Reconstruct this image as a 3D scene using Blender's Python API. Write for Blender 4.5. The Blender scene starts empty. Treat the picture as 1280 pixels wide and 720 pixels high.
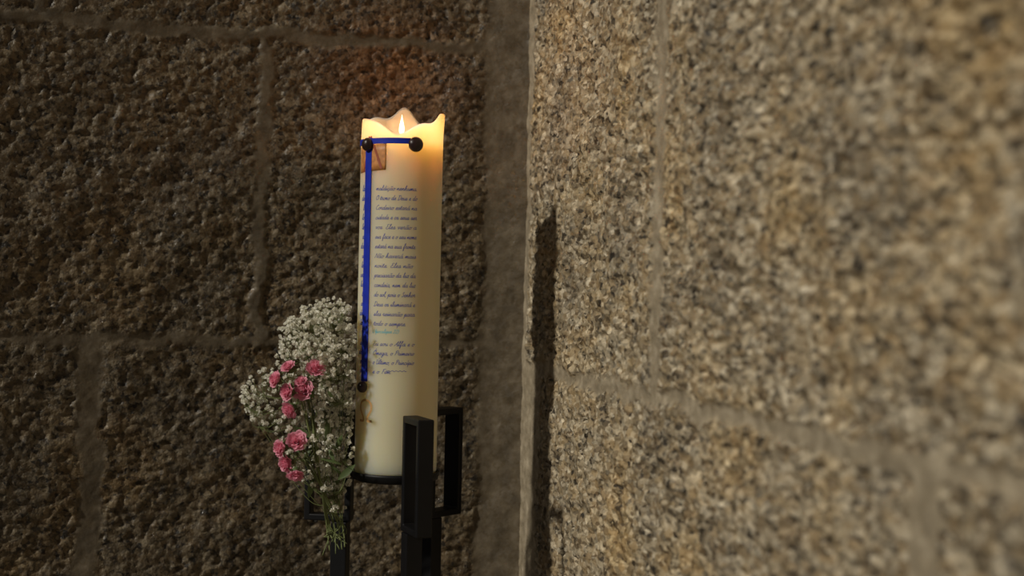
import bpy, math, random
import numpy as np
from mathutils import Vector, Matrix
random.seed(7)
S = bpy.context.scene
COL = S.collection
R = math.radians
S.view_settings.view_transform = 'Standard'

# ------------------------------------------------------------------ camera
YAW = R(12.5); ROLL = R(1.2); ZC = 1.15; F = 1280*50/36.0; D = 1.392
fwd = Vector((math.sin(YAW), math.cos(YAW), 0)); rgt = Vector((math.cos(YAW), -math.sin(YAW), 0)); up = Vector((0, 0, 1))
r2 = rgt*math.cos(ROLL)+up*math.sin(ROLL); u2 = up*math.cos(ROLL)-rgt*math.sin(ROLL)
CAM = Vector((0, 0, ZC))-fwd*1.6-rgt*0.009
cd = bpy.data.cameras.new('camera'); cam = bpy.data.objects.new('camera', cd); COL.objects.link(cam)
cam.matrix_world = Matrix(((r2.x, u2.x, -fwd.x, CAM.x), (r2.y, u2.y, -fwd.y, CAM.y), (r2.z, u2.z, -fwd.z, CAM.z), (0, 0, 0, 1)))
cd.lens = 50; cd.sensor_width = 36; cd.clip_start = 0.02
cd.dof.use_dof = True; cd.dof.focus_distance = D-0.01; cd.dof.aperture_fstop = 4.8
S.camera = cam
def ray(px, py): return fwd*F+r2*(px-640)+u2*(360-py)
def at(px, py, d): return CAM+ray(px, py)*(d/F)
def on_back(px, py):
    v = ray(px, py); return CAM+v*((0-CAM.y)/v.y)
def on_right(px, py):
    v = ray(px, py); return CAM+v*((0-CAM.x)/v.x)

# ------------------------------------------------------------------ helpers
class MB:
    def __init__(s): s.v = []; s.f = []
    def add(s, vs, fs):
        o = len(s.v); s.v += [tuple(p) for p in vs]; s.f += [tuple(i+o for i in f) for f in fs]
    def tube(s, pts, r0, r1=None, n=5, cap=True):
        r1 = r0 if r1 is None else r1
        pts = [Vector(p) for p in pts]; m = len(pts); vs = []; fs = []
        ref = Vector((0.31, 0.9, 0.2))
        for i, p in enumerate(pts):
            t = (pts[min(i+1, m-1)]-pts[max(i-1, 0)])
            if t.length < 1e-9: t = Vector((0, 0, 1))
            t.normalize(); a = t.cross(ref)
            if a.length < 1e-3: a = t.cross(Vector((1, 0, 0)))
            a.normalize(); b = t.cross(a); r = r0+(r1-r0)*i/(m-1)
            for k in range(n):
                q = 2*math.pi*k/n; vs.append(p+a*math.cos(q)*r+b*math.sin(q)*r)
        for i in range(m-1):
            for k in range(n):
                k2 = (k+1) % n; fs.append((i*n+k, i*n+k2, (i+1)*n+k2, (i+1)*n+k))
        if cap: fs.append(tuple(range(n-1, -1, -1))); fs.append(tuple((m-1)*n+k for k in range(n)))
        s.add(vs, fs)
    def box(s, c, ax, ay, az, hx, hy, hz):
        c = Vector(c); vs = [c+ax*(i*hx)+ay*(j*hy)+az*(k*hz) for i in (-1, 1) for j in (-1, 1) for k in (-1, 1)]
        s.add(vs, [(0, 1, 3, 2), (4, 6, 7, 5), (0, 4, 5, 1), (2, 3, 7, 6), (0, 2, 6, 4), (1, 5, 7, 3)])
    def lathe(s, prof, n=48, c=(0, 0, 0), closed=False):
        vs = []; fs = []; m = len(prof)
        for (r, z) in prof:
            for k in range(n):
                q = 2*math.pi*k/n; vs.append((c[0]+r*math.cos(q), c[1]+r*math.sin(q), c[2]+z))
        mm = m if closed else m-1
        for i in range(mm):
            i2 = (i+1) % m
            for k in range(n):
                k2 = (k+1) % n; fs.append((i*n+k, i*n+k2, i2*n+k2, i2*n+k))
        if not closed: fs.append(tuple(range(n-1, -1, -1))); fs.append(tuple((m-1)*n+k for k in range(n)))
        s.add(vs, fs)
    def build(s, name, mat, parent=None, smooth=True, bevel=0):
        me = bpy.data.meshes.new(name); me.from_pydata(s.v, [], s.f); me.update()
        if smooth: me.polygons.foreach_set('use_smooth', [True]*len(me.polygons))
        me.materials.append(mat); o = bpy.data.objects.new(name, me); COL.objects.link(o)
        if parent: o.parent = parent
        if bevel:
            b = o.modifiers.new('bevel', 'BEVEL'); b.width = bevel; b.segments = 2; b.limit_method = 'ANGLE'
        return o
def empty(name, loc, rz, label, cat):
    o = bpy.data.objects.new(name, None); COL.objects.link(o); o.location = loc; o.rotation_euler = (0, 0, rz)
    o.empty_display_size = 0.05; o['label'] = label; o['category'] = cat
    return o
def smooth_pts(p, n=4):
    if len(p) < 3: return [Vector(q) for q in p]
    p = [Vector(q) for q in p]; out = []
    for i in range(len(p)-1):
        a = p[max(i-1, 0)]; b = p[i]; c = p[i+1]; d = p[min(i+2, len(p)-1)]
        for k in range(n):
            t = k/n
            out.append(0.5*((2*b)+(c-a)*t+(2*a-5*b+4*c-d)*t*t+(3*b-a-3*c+d)*t**3))
    out.append(p[-1]); return out

# ------------------------------------------------------------------ materials
def newmat(name):
    m = bpy.data.materials.new(name); m.use_nodes = True
    return m, m.node_tree.nodes, m.node_tree.links, m.node_tree.nodes['Principled BSDF']
def simple(name, col, rough=0.6, metal=0, noise=0.15, scale=200, sss=0, sssr=(1, .5, .3), sscale=.003, bump=0.0, spec=.5, thin=0):
    m, N, L, B = newmat(name)
    tc = N.new('ShaderNodeTexCoord'); nz = N.new('ShaderNodeTexNoise'); nz.inputs['Scale'].default_value = scale
    L.new(tc.outputs['Object'], nz.inputs['Vector'])
    mr = N.new('ShaderNodeMix'); mr.data_type = 'RGBA'
    mr.inputs[6].default_value = (*[c*(1-noise) for c in col], 1); mr.inputs[7].default_value = (*[min(1, c*(1+noise)) for c in col], 1)
    L.new(nz.outputs[0], mr.inputs[0]); L.new(mr.outputs[2], B.inputs['Base Color'])
    B.inputs['Roughness'].default_value = rough; B.inputs['Metallic'].default_value = metal; B.inputs['Specular IOR Level'].default_value = spec
    if sss:
        B.inputs['Subsurface Weight'].default_value = sss; B.inputs['Subsurface Radius'].default_value = sssr; B.inputs['Subsurface Scale'].default_value = sscale
    if bump:
        b = N.new('ShaderNodeBump'); b.inputs['Strength'].default_value = bump; b.inputs['Distance'].default_value = .001
        L.new(nz.outputs[0], b.inputs['Height']); L.new(b.outputs[0], B.inputs['Normal'])
    if thin:  # petals let light through
        t = N.new('ShaderNodeBsdfTranslucent'); L.new(mr.outputs[2], t.inputs[0]); mx = N.new('ShaderNodeMixShader'); mx.inputs[0].default_value = thin
        L.new(B.outputs[0], mx.inputs[1]); L.new(t.outputs[0], mx.inputs[2]); L.new(mx.outputs[0], N['Material Output'].inputs[0])
    return m

def granite(name, gain, tint, mgain, s1_, s2_, stretch=(1, 1, 1), red_patch=None, bump=.0014):
    m, N, L, B = newmat(name)
    tc = N.new('ShaderNodeTexCoord')
    wn = N.new('ShaderNodeTexNoise'); wn.inputs['Scale'].default_value = 200; wn.inputs['Detail'].default_value = 2
    L.new(tc.outputs['Object'], wn.inputs['Vector'])
    wm = N.new('ShaderNodeVectorMath'); wm.operation = 'SCALE'; wm.inputs['Scale'].default_value = .0035
    L.new(wn.outputs['Color'], wm.inputs[0])
    wa = N.new('ShaderNodeVectorMath'); wa.operation = 'ADD'; L.new(tc.outputs['Object'], wa.inputs[0]); L.new(wm.outputs[0], wa.inputs[1])
    ws = N.new('ShaderNodeVectorMath'); ws.operation = 'MULTIPLY'; ws.inputs[1].default_value = stretch; L.new(wa.outputs[0], ws.inputs[0])
    def vor(scale):
        v = N.new('ShaderNodeTexVoronoi'); v.inputs['Scale'].default_value = scale; L.new(ws.outputs[0], v.inputs['Vector'])
        s = N.new('ShaderNodeSeparateColor'); L.new(v.outputs['Color'], s.inputs[0]); return v, s
    v1, s1 = vor(s1_); v2, s2 = vor(s2_)
    def ramp(src, stops, interp='LINEAR'):
        r = N.new('ShaderNodeValToRGB'); r.color_ramp.interpolation = interp
        e = r.color_ramp.elements
        e[0].position = stops[0][0]; e[0].color = (*stops[0][1], 1); e[1].position = stops[-1][0]; e[1].color = (*stops[-1][1], 1)
        for p, c in stops[1:-1]:
            x = e.new(p); x.color = (*c, 1)
        L.new(src, r.inputs[0]); return r
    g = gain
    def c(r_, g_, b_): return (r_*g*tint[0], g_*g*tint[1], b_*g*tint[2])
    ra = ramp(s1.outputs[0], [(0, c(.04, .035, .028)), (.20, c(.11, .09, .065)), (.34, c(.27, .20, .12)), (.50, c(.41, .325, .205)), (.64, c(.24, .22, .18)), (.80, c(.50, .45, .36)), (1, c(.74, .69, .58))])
    rb = ramp(s2.outputs[1], [(0, c(.015, .014, .013)), (.22, c(.05, .043, .035)), (.32, c(.28, .23, .155)), (.8, c(.45, .39, .29)), (1, c(.88, .83, .71))])
    mx = N.new('ShaderNodeMix'); mx.data_type = 'RGBA'; mx.inputs[0].default_value = .50
    L.new(ra.outputs[0], mx.inputs[6]); L.new(rb.outputs[0], mx.inputs[7])
    bn = N.new('ShaderNodeTexNoise'); bn.inputs['Scale'].default_value = 9; bn.inputs['Detail'].default_value = 4; L.new(tc.outputs['Object'], bn.inputs['Vector'])
    rs = ramp(bn.outputs[0], [(.3, (.60, .60, .62)), (.5, (.95, .94, .93)), (.70, (1.0, .87, .65))])
    mm = N.new('ShaderNodeMix'); mm.data_type = 'RGBA'; mm.blend_type = 'MULTIPLY'; mm.inputs[0].default_value = .85
    L.new(mx.outputs[2], mm.inputs[6]); L.new(rs.outputs[0], mm.inputs[7])
    stone = mm.outputs[2]
    if red_patch:  # soft reddish patch in the block above the candle
        vd = N.new('ShaderNodeVectorMath'); vd.operation = 'DISTANCE'; vd.inputs[1].default_value = red_patch; L.new(tc.outputs['Object'], vd.inputs[0])
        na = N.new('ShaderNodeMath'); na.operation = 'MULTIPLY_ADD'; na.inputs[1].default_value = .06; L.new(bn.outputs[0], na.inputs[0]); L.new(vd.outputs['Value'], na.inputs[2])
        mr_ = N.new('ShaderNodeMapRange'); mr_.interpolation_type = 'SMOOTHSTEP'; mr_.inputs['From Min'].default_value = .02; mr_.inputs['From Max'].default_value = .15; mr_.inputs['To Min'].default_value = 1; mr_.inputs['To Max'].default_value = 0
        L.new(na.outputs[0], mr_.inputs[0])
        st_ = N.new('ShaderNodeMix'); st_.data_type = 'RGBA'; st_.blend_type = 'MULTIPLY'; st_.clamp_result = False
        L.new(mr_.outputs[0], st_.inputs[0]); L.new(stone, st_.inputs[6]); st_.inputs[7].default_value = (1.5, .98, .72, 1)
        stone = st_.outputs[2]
    mn = N.new('ShaderNodeTexNoise'); mn.inputs['Scale'].default_value = 60; mn.inputs['Detail'].default_value = 8; L.new(tc.outputs['Object'], mn.inputs['Vector'])
    g = mgain
    rm = ramp(mn.outputs[0], [(.3, c(.20, .175, .135)), (.5, c(.28, .245, .19)), (.72, c(.42, .38, .31))])
    at_ = N.new('ShaderNodeAttribute'); at_.attribute_name = 'mortar'
    mo = N.new('ShaderNodeMix'); mo.data_type = 'RGBA'; L.new(at_.outputs['Fac'], mo.inputs[0]); L.new(stone, mo.inputs[6]); L.new(rm.outputs[0], mo.inputs[7])
    L.new(mo.outputs[2], B.inputs['Base Color'])
    rr = N.new('ShaderNodeMapRange'); rr.inputs['To Min'].default_value = .22; rr.inputs['To Max'].default_value = .85
    L.new(s2.outputs[2], rr.inputs[0]); L.new(rr.outputs[0], B.inputs['Roughness'])
    B.inputs['Specular IOR Level'].default_value = .5
    fn = N.new('ShaderNodeTexNoise'); fn.inputs['Scale'].default_value = 420; fn.inputs['Detail'].default_value = 5; L.new(tc.outputs['Object'], fn.inputs['Vector'])
    b1 = N.new('ShaderNodeBump'); b1.inputs['Distance'].default_value = bump
    ad = N.new('ShaderNodeMath'); ad.operation = 'MULTIPLY_ADD'; ad.inputs[1].default_value = .8
    L.new(s1.outputs[1], ad.inputs[0]); L.new(fn.outputs[0], ad.inputs[2])
    im = N.new('ShaderNodeMath'); im.operation = 'MULTIPLY_ADD'; im.inputs[1].default_value = -.70; im.inputs[2].default_value = 1
    L.new(at_.outputs['Fac'], im.inputs[0]); L.new(im.outputs[0], b1.inputs['Strength'])
    L.new(ad.outputs[0], b1.inputs['Height']); L.new(b1.outputs[0], B.inputs['Normal'])
    return m
M_back = granite('granite_back', .36, (1.0, .88, .70), .40, 145, 300, red_patch=tuple(on_back(488, 100)), bump=.0012)
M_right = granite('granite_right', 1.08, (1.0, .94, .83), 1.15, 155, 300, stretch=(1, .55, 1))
M_floor = simple('floor_stone', (.22, .19, .15), .8, noise=.4, scale=60, bump=.3)
M_black = simple('black_iron', (.004, .004, .005), .5, noise=.3, scale=90, bump=.15, spec=.3)
M_ink = simple('blue_ink', (.045, .07, .36), .6)
M_cyan = simple('cyan_ink', (.12, .45, .55), .6)
M_blue = simple('blue_wax', (.008, .026, .40), .6, noise=.35, scale=120, spec=.3)
M_gold = simple('gold_brown_wax', (.50, .28, .10), .5, noise=.3)
M_amber = simple('amber_wax', (.70, .24, .07), .5, noise=.75, scale=230)
M_umber = simple('umber_wax', (.36, .08, .03), .5, noise=.25, scale=150)
M_stud = simple('dark_brown_wax', (.030, .014, .012), .3, noise=.5, scale=300, bump=.5)
M_wick = simple('charred_wick', (.01, .008, .007), .9)
M_stem = simple('green_stem', (.17, .20, .07), .6, noise=.4, scale=40)
M_leaf = simple('green_leaf', (.12, .17, .06), .55, noise=.4, scale=80, thin=.25)
M_white = simple('white_petals', (.97, .95, .86), .7, noise=.04, scale=600, thin=.45)
M_pink = simple('pink_petals', (.97, .42, .54), .55, noise=.12, scale=120, thin=.35)

# wax
M_wax, N, L, B = newmat('cream_wax')
tc = N.new('ShaderNodeTexCoord'); sp = N.new('ShaderNodeSeparateXYZ'); L.new(tc.outputs['Object'], sp.inputs[0])
mr = N.new('ShaderNodeMapRange'); mr.inputs['From Min'].default_value = .25; mr.inputs['From Max'].default_value = .350
L.new(sp.outputs[2], mr.inputs[0])
nz = N.new('ShaderNodeTexNoise'); nz.inputs['Scale'].default_value = 45; nz.inputs['Detail'].default_value = 4; L.new(tc.outputs['Object'], nz.inputs[0])
cr = N.new('ShaderNodeValToRGB'); cr.color_ramp.elements[0].color = (.72, .65, .45, 1); cr.color_ramp.elements[1].color = (.64, .43, .27, 1)
e = cr.color_ramp.elements.new(.8); e.color = (.78, .66, .43, 1)
ma = N.new('ShaderNodeMath'); ma.operation = 'MULTIPLY_ADD'; ma.inputs[1].default_value = .25; L.new(nz.outputs[0], ma.inputs[0])
ms = N.new('ShaderNodeMath'); ms.operation = 'SUBTRACT'; ms.inputs[1].default_value = .125; L.new(mr.outputs[0], ma.inputs[2]); L.new(ma.outputs[0], ms.inputs[0])
L.new(ms.outputs[0], cr.inputs[0]); L.new(cr.outputs[0], B.inputs['Base Color'])
B.inputs['Roughness'].default_value = .45; B.inputs['Subsurface Weight'].default_value = 1.0
B.inputs['Subsurface Radius'].default_value = (1.0, .78, .46); B.inputs['Subsurface Scale'].default_value = .055
# flame
M_flame, N, L, B = newmat('flame')
B.inputs['Base Color'].default_value = (1, .7, .3, 1)
tc = N.new('ShaderNodeTexCoord'); sp = N.new('ShaderNodeSeparateXYZ'); L.new(tc.outputs['Generated'], sp.inputs[0])
cr = N.new('ShaderNodeValToRGB'); cr.color_ramp.elements[0].color = (1, .5, .15, 1); cr.color_ramp.elements[1].color = (1, .85, .55, 1)
e = cr.color_ramp.elements.new(.45); e.color = (1, .92, .70, 1)
L.new(sp.outputs[2], cr.inputs[0]); L.new(cr.outputs[0], B.inputs['Emission Color']); B.inputs['Emission Strength'].default_value = 5

# ------------------------------------------------------------------ numpy noise
def h2(ix, iy, seed):
    ix = ix.astype(np.int64); iy = iy.astype(np.int64)
    n = (ix*374761393+iy*668265263+seed*1442695041) & 0xffffffff
    n = ((n ^ (n >> 13))*1274126177) & 0xffffffff
    n = ((n ^ (n >> 16))*2246822519) & 0xffffffff
    n = n ^ (n >> 15)
    return (n & 0xffffff)/float(0x1000000)
def vn(x, y, seed):
    ix = np.floor(x); iy = np.floor(y); fx = x-ix; fy = y-iy; fx = fx*fx*(3-2*fx); fy = fy*fy*(3-2*fy)
    a = h2(ix, iy, seed); b = h2(ix+1, iy, seed); c = h2(ix, iy+1, seed); d = h2(ix+1, iy+1, seed)
    return (a*(1-fx)+b*fx)*(1-fy)+(c*(1-fx)+d*fx)*fy
def fbm(x, y, o, seed):
    s = 0; a = .5; t = 0
    for i in range(o): s = s+a*vn(x, y, seed+i*17); t += a; a *= .5; x = x*2.03+7.1; y = y*2.03+3.7
    return s/t
def worley(x, y, seed):
    ix = np.floor(x); iy = np.floor(y); best = np.full(x.shape, 9.); val = np.zeros(x.shape)
    for dx in (-1, 0, 1):
        for dy in (-1, 0, 1):
            cx = ix+dx; cy = iy+dy; px = cx+h2(cx, cy, seed); py = cy+h2(cx, cy, seed+5)
            d = np.hypot(px-x, py-y); v = h2(cx, cy, seed+9); m = d < best
            best = np.where(m, d, best); val = np.where(m, v, val)
    return best, val
def sstep(a, b, x):
    t = np.clip((x-a)/(b-a), 0, 1); return t*t*(3-2*t)

def wall(name, us, zs, place, joints, mat, seed, rough, flip, edge, depth, macro=None, us_=1.0):
    U, Z = np.meshgrid(us, zs)
    wob = (fbm(U*22, Z*22, 3, seed)-.5)*.016; wob2 = (fbm(U*24+50, Z*24, 3, seed+3)-.5)*.016
    nz = (fbm(U*110, Z*110, 3, seed+6)-.5)*.010
    mort = edge(U+wob2*1.2+nz, Z)
    for (kind, c, w, lo, hi) in joints:
        if kind == 'h':
            d = np.abs(Z-c+wob)+nz; m = 1-sstep(w*.5-.003, w*.5+.004, d); m = m*(U >= lo)*(U <= hi)
        else:
            d = np.abs(U-c+wob2)+nz; m = 1-sstep(w*.5-.003, w*.5+.004, d); m = m*(Z >= lo)*(Z <= hi)
        mort = np.maximum(mort, m)
    big = (fbm(U*14, Z*14, 3, seed+20)-.5)*.010
    med = (fbm(U*85*us_, Z*85, 3, seed+30)-.5)*.0058
    f1, cv = worley(U*150*us_+fbm(U*90, Z*90, 2, 3)*1.2, Z*170, seed+40)
    grain = (cv-.5)*.0026-f1*.0014
    pit = -sstep(.56, .75, fbm(U*110*us_+9, Z*140, 2, seed+60))*.0034
    st = big+(med+grain+pit)*rough
    mo = -depth+(fbm(U*40, Z*40, 4, seed+70)-.5)*.004
    d = st*(1-mort)+(mo+st*.12)*mort
    if macro is not None: d = d+macro(U, Z)
    P = place(U, Z, d)
    nu = len(us); nzv = len(zs)
    me = bpy.data.meshes.new(name); me.vertices.add(nu*nzv); me.vertices.foreach_set('co', P.reshape(-1, 3).astype(np.float32).ravel())
    idx = np.arange(nu*nzv).reshape(nzv, nu); a = idx[:-1, :-1].ravel(); b = idx[:-1, 1:].ravel(); c = idx[1:, 1:].ravel(); e = idx[1:, :-1].ravel()
    q = np.stack([a, b, c, e], 1) if not flip else np.stack([a, e, c, b], 1)
    nf = len(q); me.loops.add(nf*4); me.loops.foreach_set('vertex_index', q.ravel().astype(np.int32))
    me.polygons.add(nf); me.polygons.foreach_set('loop_start', (np.arange(nf)*4).astype(np.int32)); me.polygons.foreach_set('loop_total', np.full(nf, 4, np.int32))
    me.update(calc_edges=True); me.validate()
    me.polygons.foreach_set('use_smooth', [True]*nf)
    at_ = me.attributes.new('mortar', 'FLOAT', 'POINT'); at_.data.foreach_set('value', mort.ravel().astype(np.float32))
    me.materials.append(mat); o = bpy.data.objects.new(name, me); COL.objects.link(o); o['kind'] = 'structure'
    return o
def grid(*segs):
    out = []
    for (a, b, s) in segs:
        n = max(1, int(round((b-a)/s))); out += list(np.linspace(a, b, n, endpoint=False))
    out.append(segs[-1][1]); return np.array(out)
zg = grid((-.01, .76, .02), (.76, 1.54, .0018), (1.54, 2.3, .02))
xb = grid((-1.9, -.78, .02), (-.78, .012, .0018))
zH1 = on_back(330, 46).z; zH2 = on_back(200, 425).z; xV1 = on_back(328, 240).x; xV2 = on_back(112, 570).x; xC = on_back(602, 360).x
jb = [('h', zH1, .013, -3, 1), ('h', zH2, .010, -3, 1), ('v', xV1, .014, zH2, zH1), ('v', xV2, .024, -1, zH2), ('v', xV2-.55, .016, zH2, zH1),
      ('v', on_back(60, 0).x, .010, zH1, zH1+.3), ('h', zH1+.32, .016, -3, 1), ('h', zH2-.36, .016, -3, 1), ('v', xV1, .015, zH2-.72, zH2-.36)]
# the blocks swell very slightly towards the left, a shape added to darken that side, and the mortar fillet curves out into the corner to catch sun
def swell(U, Z):
    t = np.clip(-U-.14, 0, .6); f = np.clip((U-xC)/(-xC), 0, 1.2); return .25*t*t+.011*f**1.4+(fbm(U*30+4, Z*18, 3, 99)-.5)*.004*np.clip(f*2, 0, 1)
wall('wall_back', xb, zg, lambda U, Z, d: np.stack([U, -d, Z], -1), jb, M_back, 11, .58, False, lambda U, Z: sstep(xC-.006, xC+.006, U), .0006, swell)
zR = on_right(692, 466).z; sV = -on_right(820, 250).y; sV2 = -on_right(1150, 650).y
sg = grid((-.012, 1.12, .0021), (1.12, 2.6, .02))
jr = [('h', zR, .012, -1, 4), ('v', sV, .026, zR, 3), ('v', sV2, .030, zR-.36, zR), ('h', zR-.36, .014, -1, 4), ('h', zR+.62, .014, -1, 4), ('v', sV+.62, .012, zR, zR+.6)]
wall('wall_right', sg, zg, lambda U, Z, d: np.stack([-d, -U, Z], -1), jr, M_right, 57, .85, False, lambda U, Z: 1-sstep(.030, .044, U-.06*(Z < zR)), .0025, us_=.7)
mb = MB(); mb.box((-.95, -1.3, -.02), Vector((1, 0, 0)), Vector((0, 1, 0)), up, .97, 1.32, .02)
fl = mb.build('floor', M_floor, smooth=False); fl['kind'] = 'structure'

# ------------------------------------------------------------------ candle
RC = .0400
ax = at(499, 360, D); tocam = CAM-ax
rz = math.atan2(tocam.x, -tocam.y)
ZB = ZC-(594-360)*D/F+.001
cx, cy = ax.x, ax.y
candle = empty('pillar_candle', (cx, cy, ZB), rz, 'tall cream pillar candle with blue cross and handwritten prayer, burning on black stand', 'candle')
def zpx(py): return (ZC-(py-360)*D/F)-ZB
ZT = zpx(163)
def cyl(a, z, r): return Vector((r*math.sin(a), -r*math.cos(a), z))
def rim(a):
    a = math.degrees(a); a = (a+180) % 360-180
    g = lambda c, w: math.exp(-abs(((a-c+180) % 360-180)/w)**2)
    return .0130*g(74, 20)+.0225*g(177, 20)+.0065*g(-72, 28)+.0020*g(32, 12)+.006*g(128, 24)+.012*g(-138, 32)-.0100*g(-4, 21)+.0006*math.sin(math.radians(a*7+20))
mb = MB(); n = 200
prof = []
prof.append((RC-.003, .0, 0)); prof.append((RC-.0008, .0008, 0)); prof.append((RC, .003, 0))
for k in range(1, 26): prof.append((RC, .003+(ZT-.028-.003)*k/25, 0))
for k in range(1, 11): prof.append((RC, ZT-.028+.028*k/10, k/10))
vs = []
for (r, z, t) in prof:
    for k in range(n):
        a = 2*math.pi*k/n; h = rim(a)
        zz = z+h*t*t
        rr = r+.0034*max(0, h)/.013*t**3*(1 if abs(math.degrees(a)-74) < 40 else .2)-.0012*t**3
        vs.append(cyl(a, zz, rr))
inner = [(-.0014, .0006, 1), (-.0028, -.002, 1), (-.0035, -.009, .6), (-.005, -.018, .15), (-.013, -.0225, 0), (-.027, -.0235, 0)]
for (dr, dz, t) in inner:
    for k in range(n):
        a = 2*math.pi*k/n; h = rim(a); vs.append(cyl(a, ZT+dz+h*t, RC+dr))
m = len(prof)+len(inner); fs = []
for i in range(m-1):
    for k in range(n):
        k2 = (k+1) % n; fs.append((i*n+k, i*n+k2, (i+1)*n+k2, (i+1)*n+k))
fs.append(tuple(range(n-1, -1, -1))); fs.append(tuple((m-1)*n+k for k in range(n)))
mb.add(vs, fs); mb.build('wax_body', M_wax, candle)
ZF = ZT-.0235
mb = MB(); mb.tube(smooth_pts([(0, 0, ZF-.003), (.0003, 0, ZF+.008), (.001, 0, ZF+.016), (.0012, 0, ZF+.020)]), .0008, .0006, 8); mb.build('wick', M_wick, candle)
mb = MB(); fp = []
FH = .020
for k in range(0, 17):
    t = k/16; r = .0029*math.sin(math.pi*min(1, t*1.0)**.62)*(1-t)**.45+.00005; fp.append((r, ZF+.0165+FH*t))
mb.lathe(fp, 20, (-.0008, 0, 0)); mb.build('flame', M_flame, candle)

def band(mb, a0, a1, z0, z1, r, n=20, m=2, th=.0006, skew=0):
    vs = []; fs = []
    for j in range(m+1):
        for i in range(n+1):
            a = a0+(a1-a0)*i/n; vs.append(cyl(a, z0+(z1-z0)*j/m+skew*i/n, r+th))
    w = n+1
    for j in range(m):
        for i in range(n): fs.append((j*w+i, j*w+i+1, (j+1)*w+i+1, (j+1)*w+i))
    o = len(vs)
    bd = [j*w+i for (j, i) in [(0, i) for i in range(n+1)]+[(j, n) for j in range(1, m+1)]+[(m, i) for i in range(n-1, -1, -1)]+[(j, 0) for j in range(m-1, 0, -1)]]
    for q in bd:
        v = vs[q]; l = math.hypot(v.x, v.y); k = (r-.0005)/l; vs.append(Vector((v.x*k, v.y*k, v.z)))
    for i in range(len(bd)):
        i2 = (i+1) % len(bd); fs.append((bd[i], o+i, o+i2, bd[i2]))
    mb.add(vs, fs)
AC = R(-52)
hw = .0046/RC
cr_ = MB()
band(cr_, AC-hw, AC+hw, zpx(478), zpx(180), RC, 6, 40, .0008)
band(cr_, AC-R(70), R(18), zpx(187.5), zpx(180.5), RC+.0001, 60, 2, .0008)
cr_.build('blue_cross', M_blue, candle, smooth=False)
def stud(a, z, r, nm='wax_stud'):
    mb = MB(); prof = [(r*.75, -.001), (r, .001), (r*1.02, .0025), (r*.9, .0045), (r*.62, .0062), (r*.3, .0070), (.0003, .0072)]
    mb.lathe(prof, 24)
    o = mb.build(nm, M_stud, candle)
    nrm = cyl(a, 0, 1); o.location = cyl(a, z, RC); o.rotation_euler = nrm.to_track_quat('Z', 'Y').to_euler()
    return o
stud(AC, zpx(188), .0064); stud(R(18), zpx(188), .0072); stud(AC, zpx(485), .0055); stud(AC-R(70), zpx(188), .0062)

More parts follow.
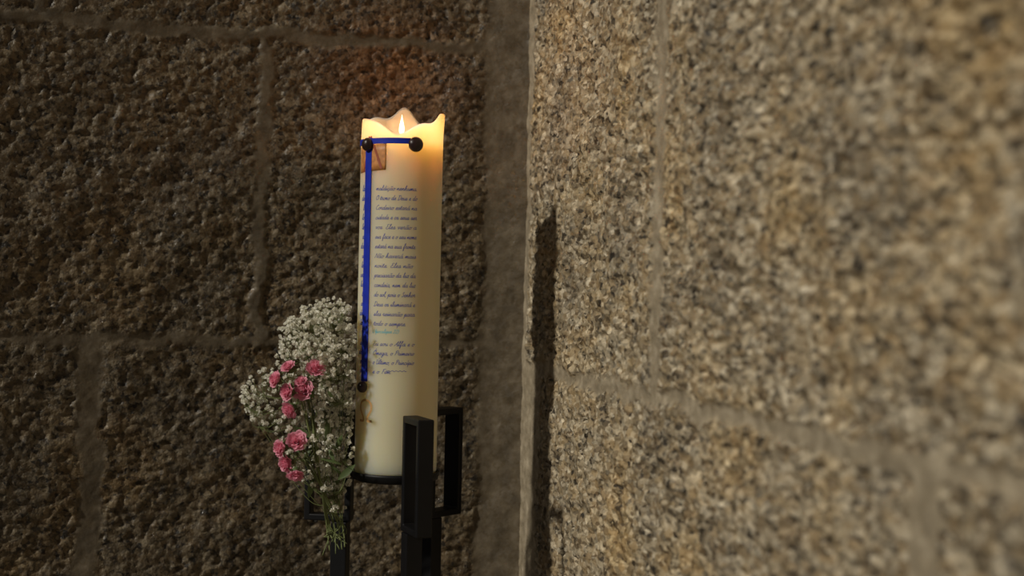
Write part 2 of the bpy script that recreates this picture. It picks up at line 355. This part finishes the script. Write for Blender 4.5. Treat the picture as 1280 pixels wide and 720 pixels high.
def ribbon(mb, pts, w, r):
    m = len(pts)
    if m < 2: return
    vs = []
    for i, p in enumerate(pts):
        t = pts[min(i+1, m-1)]-pts[max(i-1, 0)]
        if t.length < 1e-9: t = Vector((1, 0, 0))
        t.normalize(); nn = Vector((-t.y, t.x, 0))*w*.5
        for s in (1, -1):
            q = p+nn*s; vs.append(cyl(q.x/RC, q.y, r))
    mb.add(vs, [(2*i, 2*i+1, 2*i+3, 2*i+2) for i in range(m-1)])
G = {
'a': (1.25, [[(.9, .8), (.5, 1), (.1, .6), (.1, .2), (.4, 0), (.8, .4), (.92, 1), (.85, .3), (1.0, 0), (1.3, .25)]]),
'b': (1.0, [[(0, .2), (.4, 1.4), (.5, 2.1), (.3, 2.1), (.2, 1), (.2, .1), (.6, 0), (.8, .5), (.6, .9), (1, .8)]]),
'c': (1.0, [[(.8, .8), (.5, 1), (.1, .5), (.3, 0), (.7, .05), (1.05, .3)]]),
'd': (1.35, [[(.8, .8), (.4, 1), (.1, .5), (.3, 0), (.7, .3), (1, 1.2), (1.1, 2.1), (.95, 1), (.9, .1), (1.1, .0), (1.4, .3)]]),
'e': (.95, [[(0, .2), (.5, .5), (.7, .85), (.4, 1), (.15, .5), (.35, 0), (.7, .05), (1, .3)]]),
'f': (.9, [[(0, .2), (.5, 1.2), (.7, 2.1), (.45, 2.1), (.3, 1), (.2, -.8), (.4, -.9), (.4, .1), (.9, .3)]]),
'g': (1.2, [[(.8, .8), (.4, 1), (.1, .5), (.4, 0), (.8, .5), (.9, 1), (.8, -.6), (.4, -1), (.2, -.7), (.8, 0), (1.2, .3)]]),
'h': (1.3, [[(0, .2), (.5, 1.5), (.5, 2.1), (.3, 2), (.2, 0), (.5, .8), (.8, .9), (.85, .2), (1, 0), (1.3, .3)]]),
'i': (.7, [[(0, .3), (.3, 1), (.25, .2), (.45, 0), (.7, .3)], [(.4, 1.45), (.5, 1.6)]]),
'í': (.7, [[(0, .3), (.3, 1), (.25, .2), (.45, 0), (.7, .3)], [(.35, 1.4), (.65, 1.9)]]),
'l': (.7, [[(0, .2), (.45, 1.4), (.5, 2.1), (.3, 2), (.25, .3), (.45, 0), (.7, .3)]]),
'm': (1.5, [[(0, .3), (.2, 1), (.15, 0), (.4, .8), (.6, .95), (.6, 0), (.85, .8), (1.05, .95), (1.1, .2), (1.25, 0), (1.5, .3)]]),
'n': (1.15, [[(0, .3), (.2, 1), (.15, 0), (.45, .8), (.7, .95), (.75, .2), (.9, 0), (1.15, .3)]]),
'o': (1.05, [[(.5, 1), (.1, .6), (.2, .05), (.6, .05), (.8, .6), (.5, 1), (.7, .8), (1.1, .9)]]),
'p': (1.1, [[(0, .3), (.3, 1), (.1, -1), (.3, .7), (.7, 1), (.8, .5), (.5, 0), (.9, .1), (1.1, .3)]]),
'r': (.95, [[(0, .3), (.25, 1.1), (.55, .9), (.5, .2), (.7, 0), (.95, .3)]]),
's': (.9, [[(0, .2), (.4, 1.05), (.6, .4), (.4, 0), (.1, .1), (.5, 0), (.9, .3)]]),
't': (.8, [[(0, .3), (.4, 1.7), (.3, .3), (.5, 0), (.8, .3)], [(.1, 1.2), (.75, 1.25)]]),
'u': (1.2, [[(0, .6), (.2, 1), (.2, .2), (.5, 0), (.8, .5), (.85, 1), (.85, .2), (1, 0), (1.2, .3)]]),
'v': (1.0, [[(0, .7), (.2, 1), (.35, 0), (.7, .6), (.7, 1), (1.0, .9)]]),
'z': (.9, [[(.1, .8), (.3, 1), (.7, .95), (.2, .05), (.6, .1), (.9, .2)]]),
'O': (1.6, [[(.9, 2), (.3, 1.6), (.1, .6), (.6, 0), (1.3, .6), (1.3, 1.6), (.9, 2), (.7, 1.7), (1.5, 1.8)]]),
'C': (1.3, [[(1.2, 1.7), (.8, 2), (.2, 1.2), (.2, .3), (.7, 0), (1.2, .3)]]),
'E': (1.2, [[(1.1, 1.8), (.6, 2), (.3, 1.6), (.7, 1.1), (.2, .7), (.3, .1), (.8, 0), (1.2, .3)]]),
'N': (1.6, [[(0, 0), (.3, 1), (.4, 2), (1.1, 0), (1.3, 1), (1.5, 2)]]),
'D': (1.6, [[(.5, 2), (.3, 0), (.1, .1), (.8, 0), (1.4, .8), (1.2, 1.8), (.4, 2), (.2, 1.7)]]),
'S': (1.2, [[(1.1, 1.7), (.7, 2), (.4, 1.5), (.9, .8), (.6, 0), (.1, .3)]]),
'A': (1.4, [[(0, 0), (.6, 1), (1.1, 2)], [(1.1, 2), (1.1, 0), (1.4, .2)], [(.4, .8), (1.1, .8)]]),
'P': (1.2, [[(.4, 1.9), (.2, 0)], [(.1, 1.6), (.7, 2.1), (1.2, 1.5), (.4, 1)]]),
'F': (1.1, [[(.5, 1.9), (.3, 0)], [(.1, 1.8), (1.2, 2)], [(.2, 1), (.9, 1.1)]]),
'U': (1.5, [[(.1, 1.7), (.3, 2), (.3, .3), (.7, 0), (1.1, .6), (1.2, 2), (1.2, .2), (1.5, .2)]]),
'.': (.5, [[(.1, 0), (.2, .1)]]), ',': (.5, [[(.2, .1), (.1, -.4)]]), ' ': (.75, []),
'(': (.6, [[(.5, 2), (.2, 1), (.4, -.3)]]), ')': (.6, [[(.2, 2), (.5, 1), (.1, -.3)]]),
'2': (1.1, [[(.1, 1.5), (.5, 2), (.8, 1.5), (.1, 0), (.9, 0)]]),
}
for base, acc, mark in (('a', 'á', 0), ('a', 'ã', 1), ('O', 'Ó', 2), ('U', 'Ú', 2), ('c', 'ç', 3)):
    mk = [[(.5, 1.35), (.8, 1.9)], [(.1, 1.5), (.4, 1.7), (.7, 1.5), (1.0, 1.7)], [(.8, 2.2), (1.2, 2.7)], [(.45, 0), (.5, -.5), (.25, -.6)]][mark]
    G[acc] = (G[base][0], G[base][1]+[mk])
def line(mb, text, a0, z, width, xh, fit=True, wd=.00042, end=False):
    tot = sum(G[c][0] for c in text); sx = xh
    if fit: sx = min(max(width/tot, xh*.72), xh*1.25)
    x = a0*RC-(tot*sx if end else 0)
    for c in text:
        adv, st = G[c]
        for s in st:
            pts = smooth_pts([(x+(p[0]+.32*p[1])*sx+random.uniform(-.03, .03)*xh, z+p[1]*xh, 0) for p in s], 3)
            ribbon(mb, pts, wd, RC+.0003)
        x += adv*sx
T = ["maldição nenhuma.", "O trono de Deus e do", "Cordeiro estará na", "cidade e os seus ser", "vos. Eles verão a", "sua face e o seu nome", "estará na sua fronte.", "Não haverá mais", "noite. Eles não", "precisarão da luz da", "candeia, nem da luz", "do sol, pois o Senhor", "Deus os iluminará e", "eles reinarão para", "todo o sempre."]
T2 = ["Eu sou o Alfa e o", "Ómega, o Primeiro", "o Último, o Princípio", "e o Fim."]
ins = MB(); W = .041
for i, t in enumerate(T): line(ins, t, R(-36.5), zpx(244.5+11.75*i), W if len(t) > 14 else W*.8, .0022, wd=.00044)
for i, t in enumerate(T2): line(ins, t, R(-36.5), zpx(433.5+11.3*i), W, .0022, wd=.00044)
pts = [Vector((RC*R(-16)+k*.0011, zpx(464+.8*math.sin(k*1.9)), 0)) for k in range(19)]; ribbon(ins, pts, .0005, RC+.0003)
ends = ["la", "de", "b", "lo", "le", "a", "da", "u", "le", "ar", "la", "l", "a", "de", "le"]
for i, t in enumerate(ends): line(ins, t, R(-60), zpx(244.5+11.75*i), W, .0026, fit=False, end=True, wd=.0008)
for i, t in enumerate(["a", "de", "e", "o"]): line(ins, t, R(-60), zpx(433.5+11.3*i), W, .0026, fit=False, end=True, wd=.0008)
ins.build('inscription', M_ink, candle, smooth=False)
c2 = MB(); line(c2, "(Apocalipse 22)", R(-37), zpx(418), .026, .0017); c2.build('scripture_reference', M_cyan, candle, smooth=False)
om = MB(); x0 = AC*RC+.003; zc = zpx(514)
pp = [(x0-.0085, zc-.0095), (x0-.003, zc-.0095), (x0-.0030, zc-.006), (x0-.0072, zc+.001), (x0-.0066, zc+.0075), (x0, zc+.0105), (x0+.0066, zc+.0075), (x0+.0072, zc+.001), (x0+.003, zc-.006), (x0+.003, zc-.0095), (x0+.0085, zc-.0095)]
ribbon(om, smooth_pts([(a, b, 0) for a, b in pp], 5), .0022, RC+.0005); om.build('omega_symbol', M_gold, candle)
em = MB(); band(em, R(-78), R(-22), zpx(222), zpx(190), RC, 24, 4, .0004, .002); em.build('alpha_panel', M_amber, candle)
al = MB()
def st(p, w): ribbon(al, smooth_pts([Vector((AC*RC+a, zpx(b), 0)) for a, b in p], 3), w, RC+.0007)
st([(.003, 178), (.006, 186), (.0125, 205), (.0165, 218)], .0024); st([(.001, 178), (-.003, 202), (-.008, 221)], .0022); st([(-.003, 208), (.013, 207)], .0018)
al.build('alpha_symbol', M_umber, candle)

# ------------------------------------------------------------------ stand
stand = empty('candle_stand', (cx, cy, 0), rz, 'black iron candle stand with three upright rectangular brackets around a round plate', 'candle stand')
zP = ZB
mb = MB(); mb.lathe([(.012, zP-.009), (.036, zP-.008), (.0415, zP-.006), (.043, zP-.001), (.043, zP+.0015), (.0412, zP+.0015), (.0408, zP-.0005), (.010, zP-.0005)], 64)
mb.build('plate', M_black, stand)
zt = zP+.0590; zb = zP-.050; ri, ro, tk = .0460, .0865, .0032
for th, wd in ((R(18), .0078), (R(-103), .0070), (R(137), .0100)):
    rd = Vector((math.sin(th), -math.cos(th), 0)); tg = Vector((-rd.y, rd.x, 0))
    out = [(ri-tk, zb), (ri-tk, zt), (ro+tk, zt), (ro+tk, zb)]; inn = [(ri+tk, zb+2*tk), (ri+tk, zt-2*tk), (ro-tk, zt-2*tk), (ro-tk, zb+2*tk)]
    vs = []; fs = []
    for s in (-1, 1):
        for (r, z) in out+inn: vs.append(rd*r+tg*(s*wd)+Vector((0, 0, z)))
    for i in range(4):
        j = (i+1) % 4
        fs += [(i, j, 4+j, 4+i), (8+j, 8+i, 12+i, 12+j), (j, i, 8+i, 8+j), (4+i, 4+j, 12+j, 12+i)]
    mb = MB(); mb.add(vs, fs); mb.build('bracket', M_black, stand, smooth=False, bevel=.0012)
    mb = MB(); mb.box(rd*(ri+.008)+Vector((0, 0, (zb-.0005)/2+.0)), rd, tg, up, .008, .0080, (zb-.0005)/2); mb.build('leg', M_black, stand, smooth=False, bevel=.001)
    mb = MB(); mb.box(rd*(ri+.025)+Vector((0, 0, .006)), rd, tg, up, .03, .012, .006); mb.build('foot', M_black, stand, smooth=False, bevel=.001)
mb = MB(); mb.lathe([(.040, .30), (.0475, .30), (.0475, .312), (.040, .312)], 48, closed=True); mb.build('brace_ring', M_black, stand)

# ------------------------------------------------------------------ bouquet
bq = empty('flower_bouquet', at(424, 650, D-.008), 0, 'small bouquet of pink roses and white baby\'s breath tied beside the candle', 'bouquet')
bo = Vector(bq.location)
poly = [(372, 388), (392, 376), (415, 372), (436, 378), (443, 400), (445, 455), (443, 490), (441, 520), (441, 560), (437, 610), (430, 645), (410, 640), (398, 610), (380, 602), (366, 590), (350, 572), (338, 535), (318, 528), (303, 508), (300, 488), (315, 466), (338, 458), (350, 436), (348, 410)]
def inside(x, y):
    c = False; j = len(poly)-1
    for i in range(len(poly)):
        xi, yi = poly[i]; xj, yj = poly[j]
        if (yi > y) != (yj > y) and x < (xj-xi)*(y-yi)/(yj-yi)+xi: c = not c
        j = i
    return c
pts = []; tries = 0
while len(pts) < 900 and tries < 90000:
    tries += 1
    x = random.uniform(298, 447); y = random.uniform(370, 645)
    if not inside(x, y): continue
    w = 1.0
    if x < 345: w = .6
    if y > 560: w = .55
    if y > 610: w = .35
    if x < 400 and 450 < y < 600 and x > 345: w = .35
    if random.random() > w: continue
    sp = .034*(1-abs(x-390)/140)
    d = D-.034+random.uniform(-1, 1)*max(.008, sp*.8)
    if x > 415 and y > 470: d = D-.026+random.uniform(-.014, .012)
    p = at(x, y, d)
    if any((p-q[0]).length < .0034 for q in pts): continue
    pts.append((p, x, y))
nodes_px = [(395, 400), (420, 395), (372, 408), (362, 432), (385, 430), (408, 425), (432, 425), (430, 455), (412, 460), (330, 480), (318, 500), (340, 515), (325, 520), (350, 470), (425, 490), (435, 515), (410, 510), (395, 535), (415, 550), (432, 560), (380, 560), (400, 585), (425, 600), (360, 580), (418, 625)]
nodes = [(at(x, y+14, D-.032+random.uniform(-.018, .014)), x, y) for x, y in nodes_px]
sprig = [MB() for _ in nodes]
hub = at(420, 628, D-.022)
for k, (p, x, y) in enumerate(nodes):
    tie = at(421+random.uniform(-15, 12), 655+random.uniform(-8, 8), D-.010+random.uniform(-.008, .004)); end = at(418+random.uniform(-22, 16), random.uniform(668, 698), D-.014+random.uniform(-.012, .004))
    mid = at(421+(x-421)*.48, 655+(y+14-655)*.42, D-.024)
    path = smooth_pts([end-bo, tie-bo, mid-bo, p-bo], 6) if k % 3 == 0 else smooth_pts([hub-bo+Vector((random.uniform(-.004, .004), 0, random.uniform(-.006, .01))), mid-bo, p-bo], 6)
    sprig[k].tube(path, .00050, .0003, 5)
for (p, x, y) in pts:
    k = min(range(len(nodes)), key=lambda i: (nodes[i][0]-p).length+(0 if nodes[i][2]+14 > y-6 else .03))
    a = nodes[k][0]; m_ = a.lerp(p, .5)+Vector((random.uniform(-.003, .003), random.uniform(-.003, .003), -.004))
    sprig[k].tube(smooth_pts([a-bo, m_-bo, p-bo], 3), .00025, .00018, 3, cap=False)
for s in sprig: s.build('stem', M_stem, bq)
def puff(rs, mb, c=Vector((0, 0, 0))):
    for j in range(15):
        d = Vector((random.gauss(0, 1), random.gauss(0, 1), random.gauss(.35, 1))); d.normalize()
        t = d.orthogonal(); t.rotate(Matrix.Rotation(random.uniform(0, 6.28), 3, d)); b = d.cross(t)
        l = rs*random.uniform(.8, 1.1)
        vs = [c+d*rs*.1, c+d*l*.62+t*rs*.44+b*rs*.08, c+d*l+b*rs*.18+t*rs*.14, c+d*l*.98-t*rs*.18+b*rs*.14, c+d*l*.6-t*rs*.44+b*rs*.08]
        mb.add(vs, [(0, 1, 2), (0, 2, 3), (0, 3, 4)])
protos = []
for i in range(5):
    mb = MB(); puff(.0031, mb); protos.append(mb)
pts.sort(key=lambda q: (q[0]-CAM).dot(fwd))
meshes = []
for i, (p, x, y) in enumerate(pts[:100]):
    if i < 5: o = protos[i].build('blossom', M_white, bq, smooth=False); meshes.append(o.data)
    else: o = bpy.data.objects.new('blossom', meshes[i % 5]); COL.objects.link(o); o.parent = bq
    o.location = p-bo; o.rotation_euler = (random.uniform(-.6, .6), random.uniform(-.6, .6), random.uniform(0, 6)); s = random.uniform(.65, 1.15); o.scale = (s, s, s)
mb = MB()
for (p, x, y) in pts[100:]: puff(random.uniform(.0018, .0034), mb, p-bo)
o = mb.build('blossoms', M_white, bq, smooth=False); o['kind'] = 'stuff'
def rose_mesh(size, seed):
    rnd = random.Random(seed); mb = MB()
    K = 26
    for i in range(K):
        t = i/(K-1); ang = i*2.39996+rnd.uniform(-.3, .3); r = .08+.76*t**.85; h = 1.15-.30*t+rnd.uniform(-.06, .06); w = 1.05-.42*t
        nu, nv = 10, 6; vs = []; fs = []; ph = rnd.uniform(0, 6)
        for b in range(nv+1):
            v = b/nv
            for a in range(nu+1):
                u = -1+2*a/nu
                q = ang+u*w*(.35+.65*math.sin(math.pi*min(1, v*.62+.1)))
                rr = r*(.30+.75*v**.7)+t*.36*max(0, v-.55)**1.5*2.4-.05*(1-abs(u))*(1-t)
                z = v*h*(1-.16*u*u*v)-.22*t*max(0, v-.7)*2-.25*t+.05*v*v*math.sin(u*6+ph)
                rr += .05*math.sin(u*5+ph+1)*v*v
                vs.append(Vector((rr*math.cos(q), rr*math.sin(q), z))*size)
        for b in range(nv):
            for a in range(nu):
                s = b*(nu+1)+a; fs.append((s, s+1, s+nu+2, s+nu+1))
        mb.add(vs, fs)
    return mb
RS = [(343, 474, .92, -.9, .4), (359, 457, .80, -.3, .9), (395, 460, 1.1, .7, .8), (358, 490, .98, -.5, .1), (379, 488, 1.1, .1, .3), (361, 513, 1.0, -.4, -.5), (349, 560, 1.0, -.8, .0), (371, 551, 1.1, .3, .4), (357, 580, 1.05, -.4, -.3), (370, 595, .92, .4, -.9), (375, 475, .7, .0, .8)]
for i, (x, y, s, dx, dy) in enumerate(RS):
    p = at(x, y, D-.066+.006*(i % 3)); d = (-fwd*.7+rgt*(dx-.25)+up*dy).normalized()
    o = rose_mesh(.0088*s, i).build('rose', M_pink, bq)
    q = d.to_track_quat('Z', 'Y'); o.location = p-bo-d*.004; o.rotation_mode = 'QUATERNION'; o.rotation_quaternion = q
    mb = MB(); mb.lathe([(.0006, -.006), (.0028, -.004), (.0040, -.001), (.0032, .001)], 10)
    for k in range(5):
        a = k*1.2566; e1 = Vector((math.cos(a), math.sin(a), 0)); e2 = Vector((-math.sin(a), math.cos(a), 0))
        mb.add([e1*.002+e2*.0016, e1*.002-e2*.0016, e1*.007-e2*.001+Vector((0, 0, .000)), e1*.0105+Vector((0, 0, -.002)), e1*.007+e2*.001], [(0, 1, 2, 3, 4)])
    mb.build('calyx', M_leaf, o)
    inv = (Matrix.Translation(o.location) @ q.to_matrix().to_4x4()).inverted()
    tie = at(418+random.uniform(-12, 11), 655, D-.014); end = at(413+random.uniform(-16, 18), random.uniform(665, 690), D-.018); mid = at(402, 610, D-.045)
    path = smooth_pts([inv @ (end-bo), inv @ (tie-bo), inv @ (mid-bo), Vector((0, 0, -.02)), Vector((0, 0, -.004))], 6)
    mb = MB(); mb.tube(path, .0007, .0006, 6); mb.build('rose_stem', M_stem, o)
for i in range(18):
    x = random.choice([385, 395, 405, 415, 375, 425]); y = random.uniform(490, 600); p = at(x+random.uniform(-8, 8), y, D-.044+random.uniform(-.012, .01))
    L_ = random.uniform(.012, .022); w_ = L_*.16; vs = []; fs = []
    d = (rgt*random.uniform(-1, .4)+up*random.uniform(-.6, 1)-fwd*random.uniform(-.3, .6)).normalized(); t = d.orthogonal().normalized(); t.rotate(Matrix.Rotation(random.uniform(0, 6), 3, d)); b = d.cross(t)
    for k in range(8):
        s = k/7; c = p-bo+d*L_*s+b*L_*.35*s*s; ww = w_*math.sin(math.pi*min(1, s*.93+.05))
        vs += [c+t*ww+b*ww*.3, c, c-t*ww+b*ww*.3]
    for k in range(7):
        fs += [(3*k, 3*k+1, 3*k+4, 3*k+3), (3*k+1, 3*k+2, 3*k+5, 3*k+4)]
    mb = MB(); mb.add(vs, fs); mb.build('leaf', M_leaf, bq)

# ------------------------------------------------------------------ light
top = Vector((cx, cy, ZB+ZT+.004)); tgt = on_right(681, 298); trav = (tgt-top).normalized()
sl = bpy.data.lights.new('sun', 'SUN'); sl.energy = 2.15; sl.angle = R(3.2); sl.color = (1, .94, .82)
so = bpy.data.objects.new('sun', sl); COL.objects.link(so); so.rotation_euler = (-trav).to_track_quat('Z', 'Y').to_euler(); so.location = (-1, -1, 2)
pl = bpy.data.lights.new('flame_light', 'POINT'); pl.energy = .10; pl.color = (1, .46, .18); pl.shadow_soft_size = .004
po = bpy.data.objects.new('flame_light', pl); COL.objects.link(po); po.location = (cx, cy, ZB+ZF+.046)
pl2 = bpy.data.lights.new('flame_core_light', 'POINT'); pl2.energy = .030; pl2.color = (1, .72, .38); pl2.shadow_soft_size = .003
po2 = bpy.data.objects.new('flame_core_light', pl2); COL.objects.link(po2); po2.location = Vector((cx, cy, ZB+ZF+.006))
w = bpy.data.worlds.new('world'); S.world = w; w.use_nodes = True
bg = w.node_tree.nodes['Background']; bg.inputs[0].default_value = (.85, .88, 1, 1); bg.inputs[1].default_value = .045
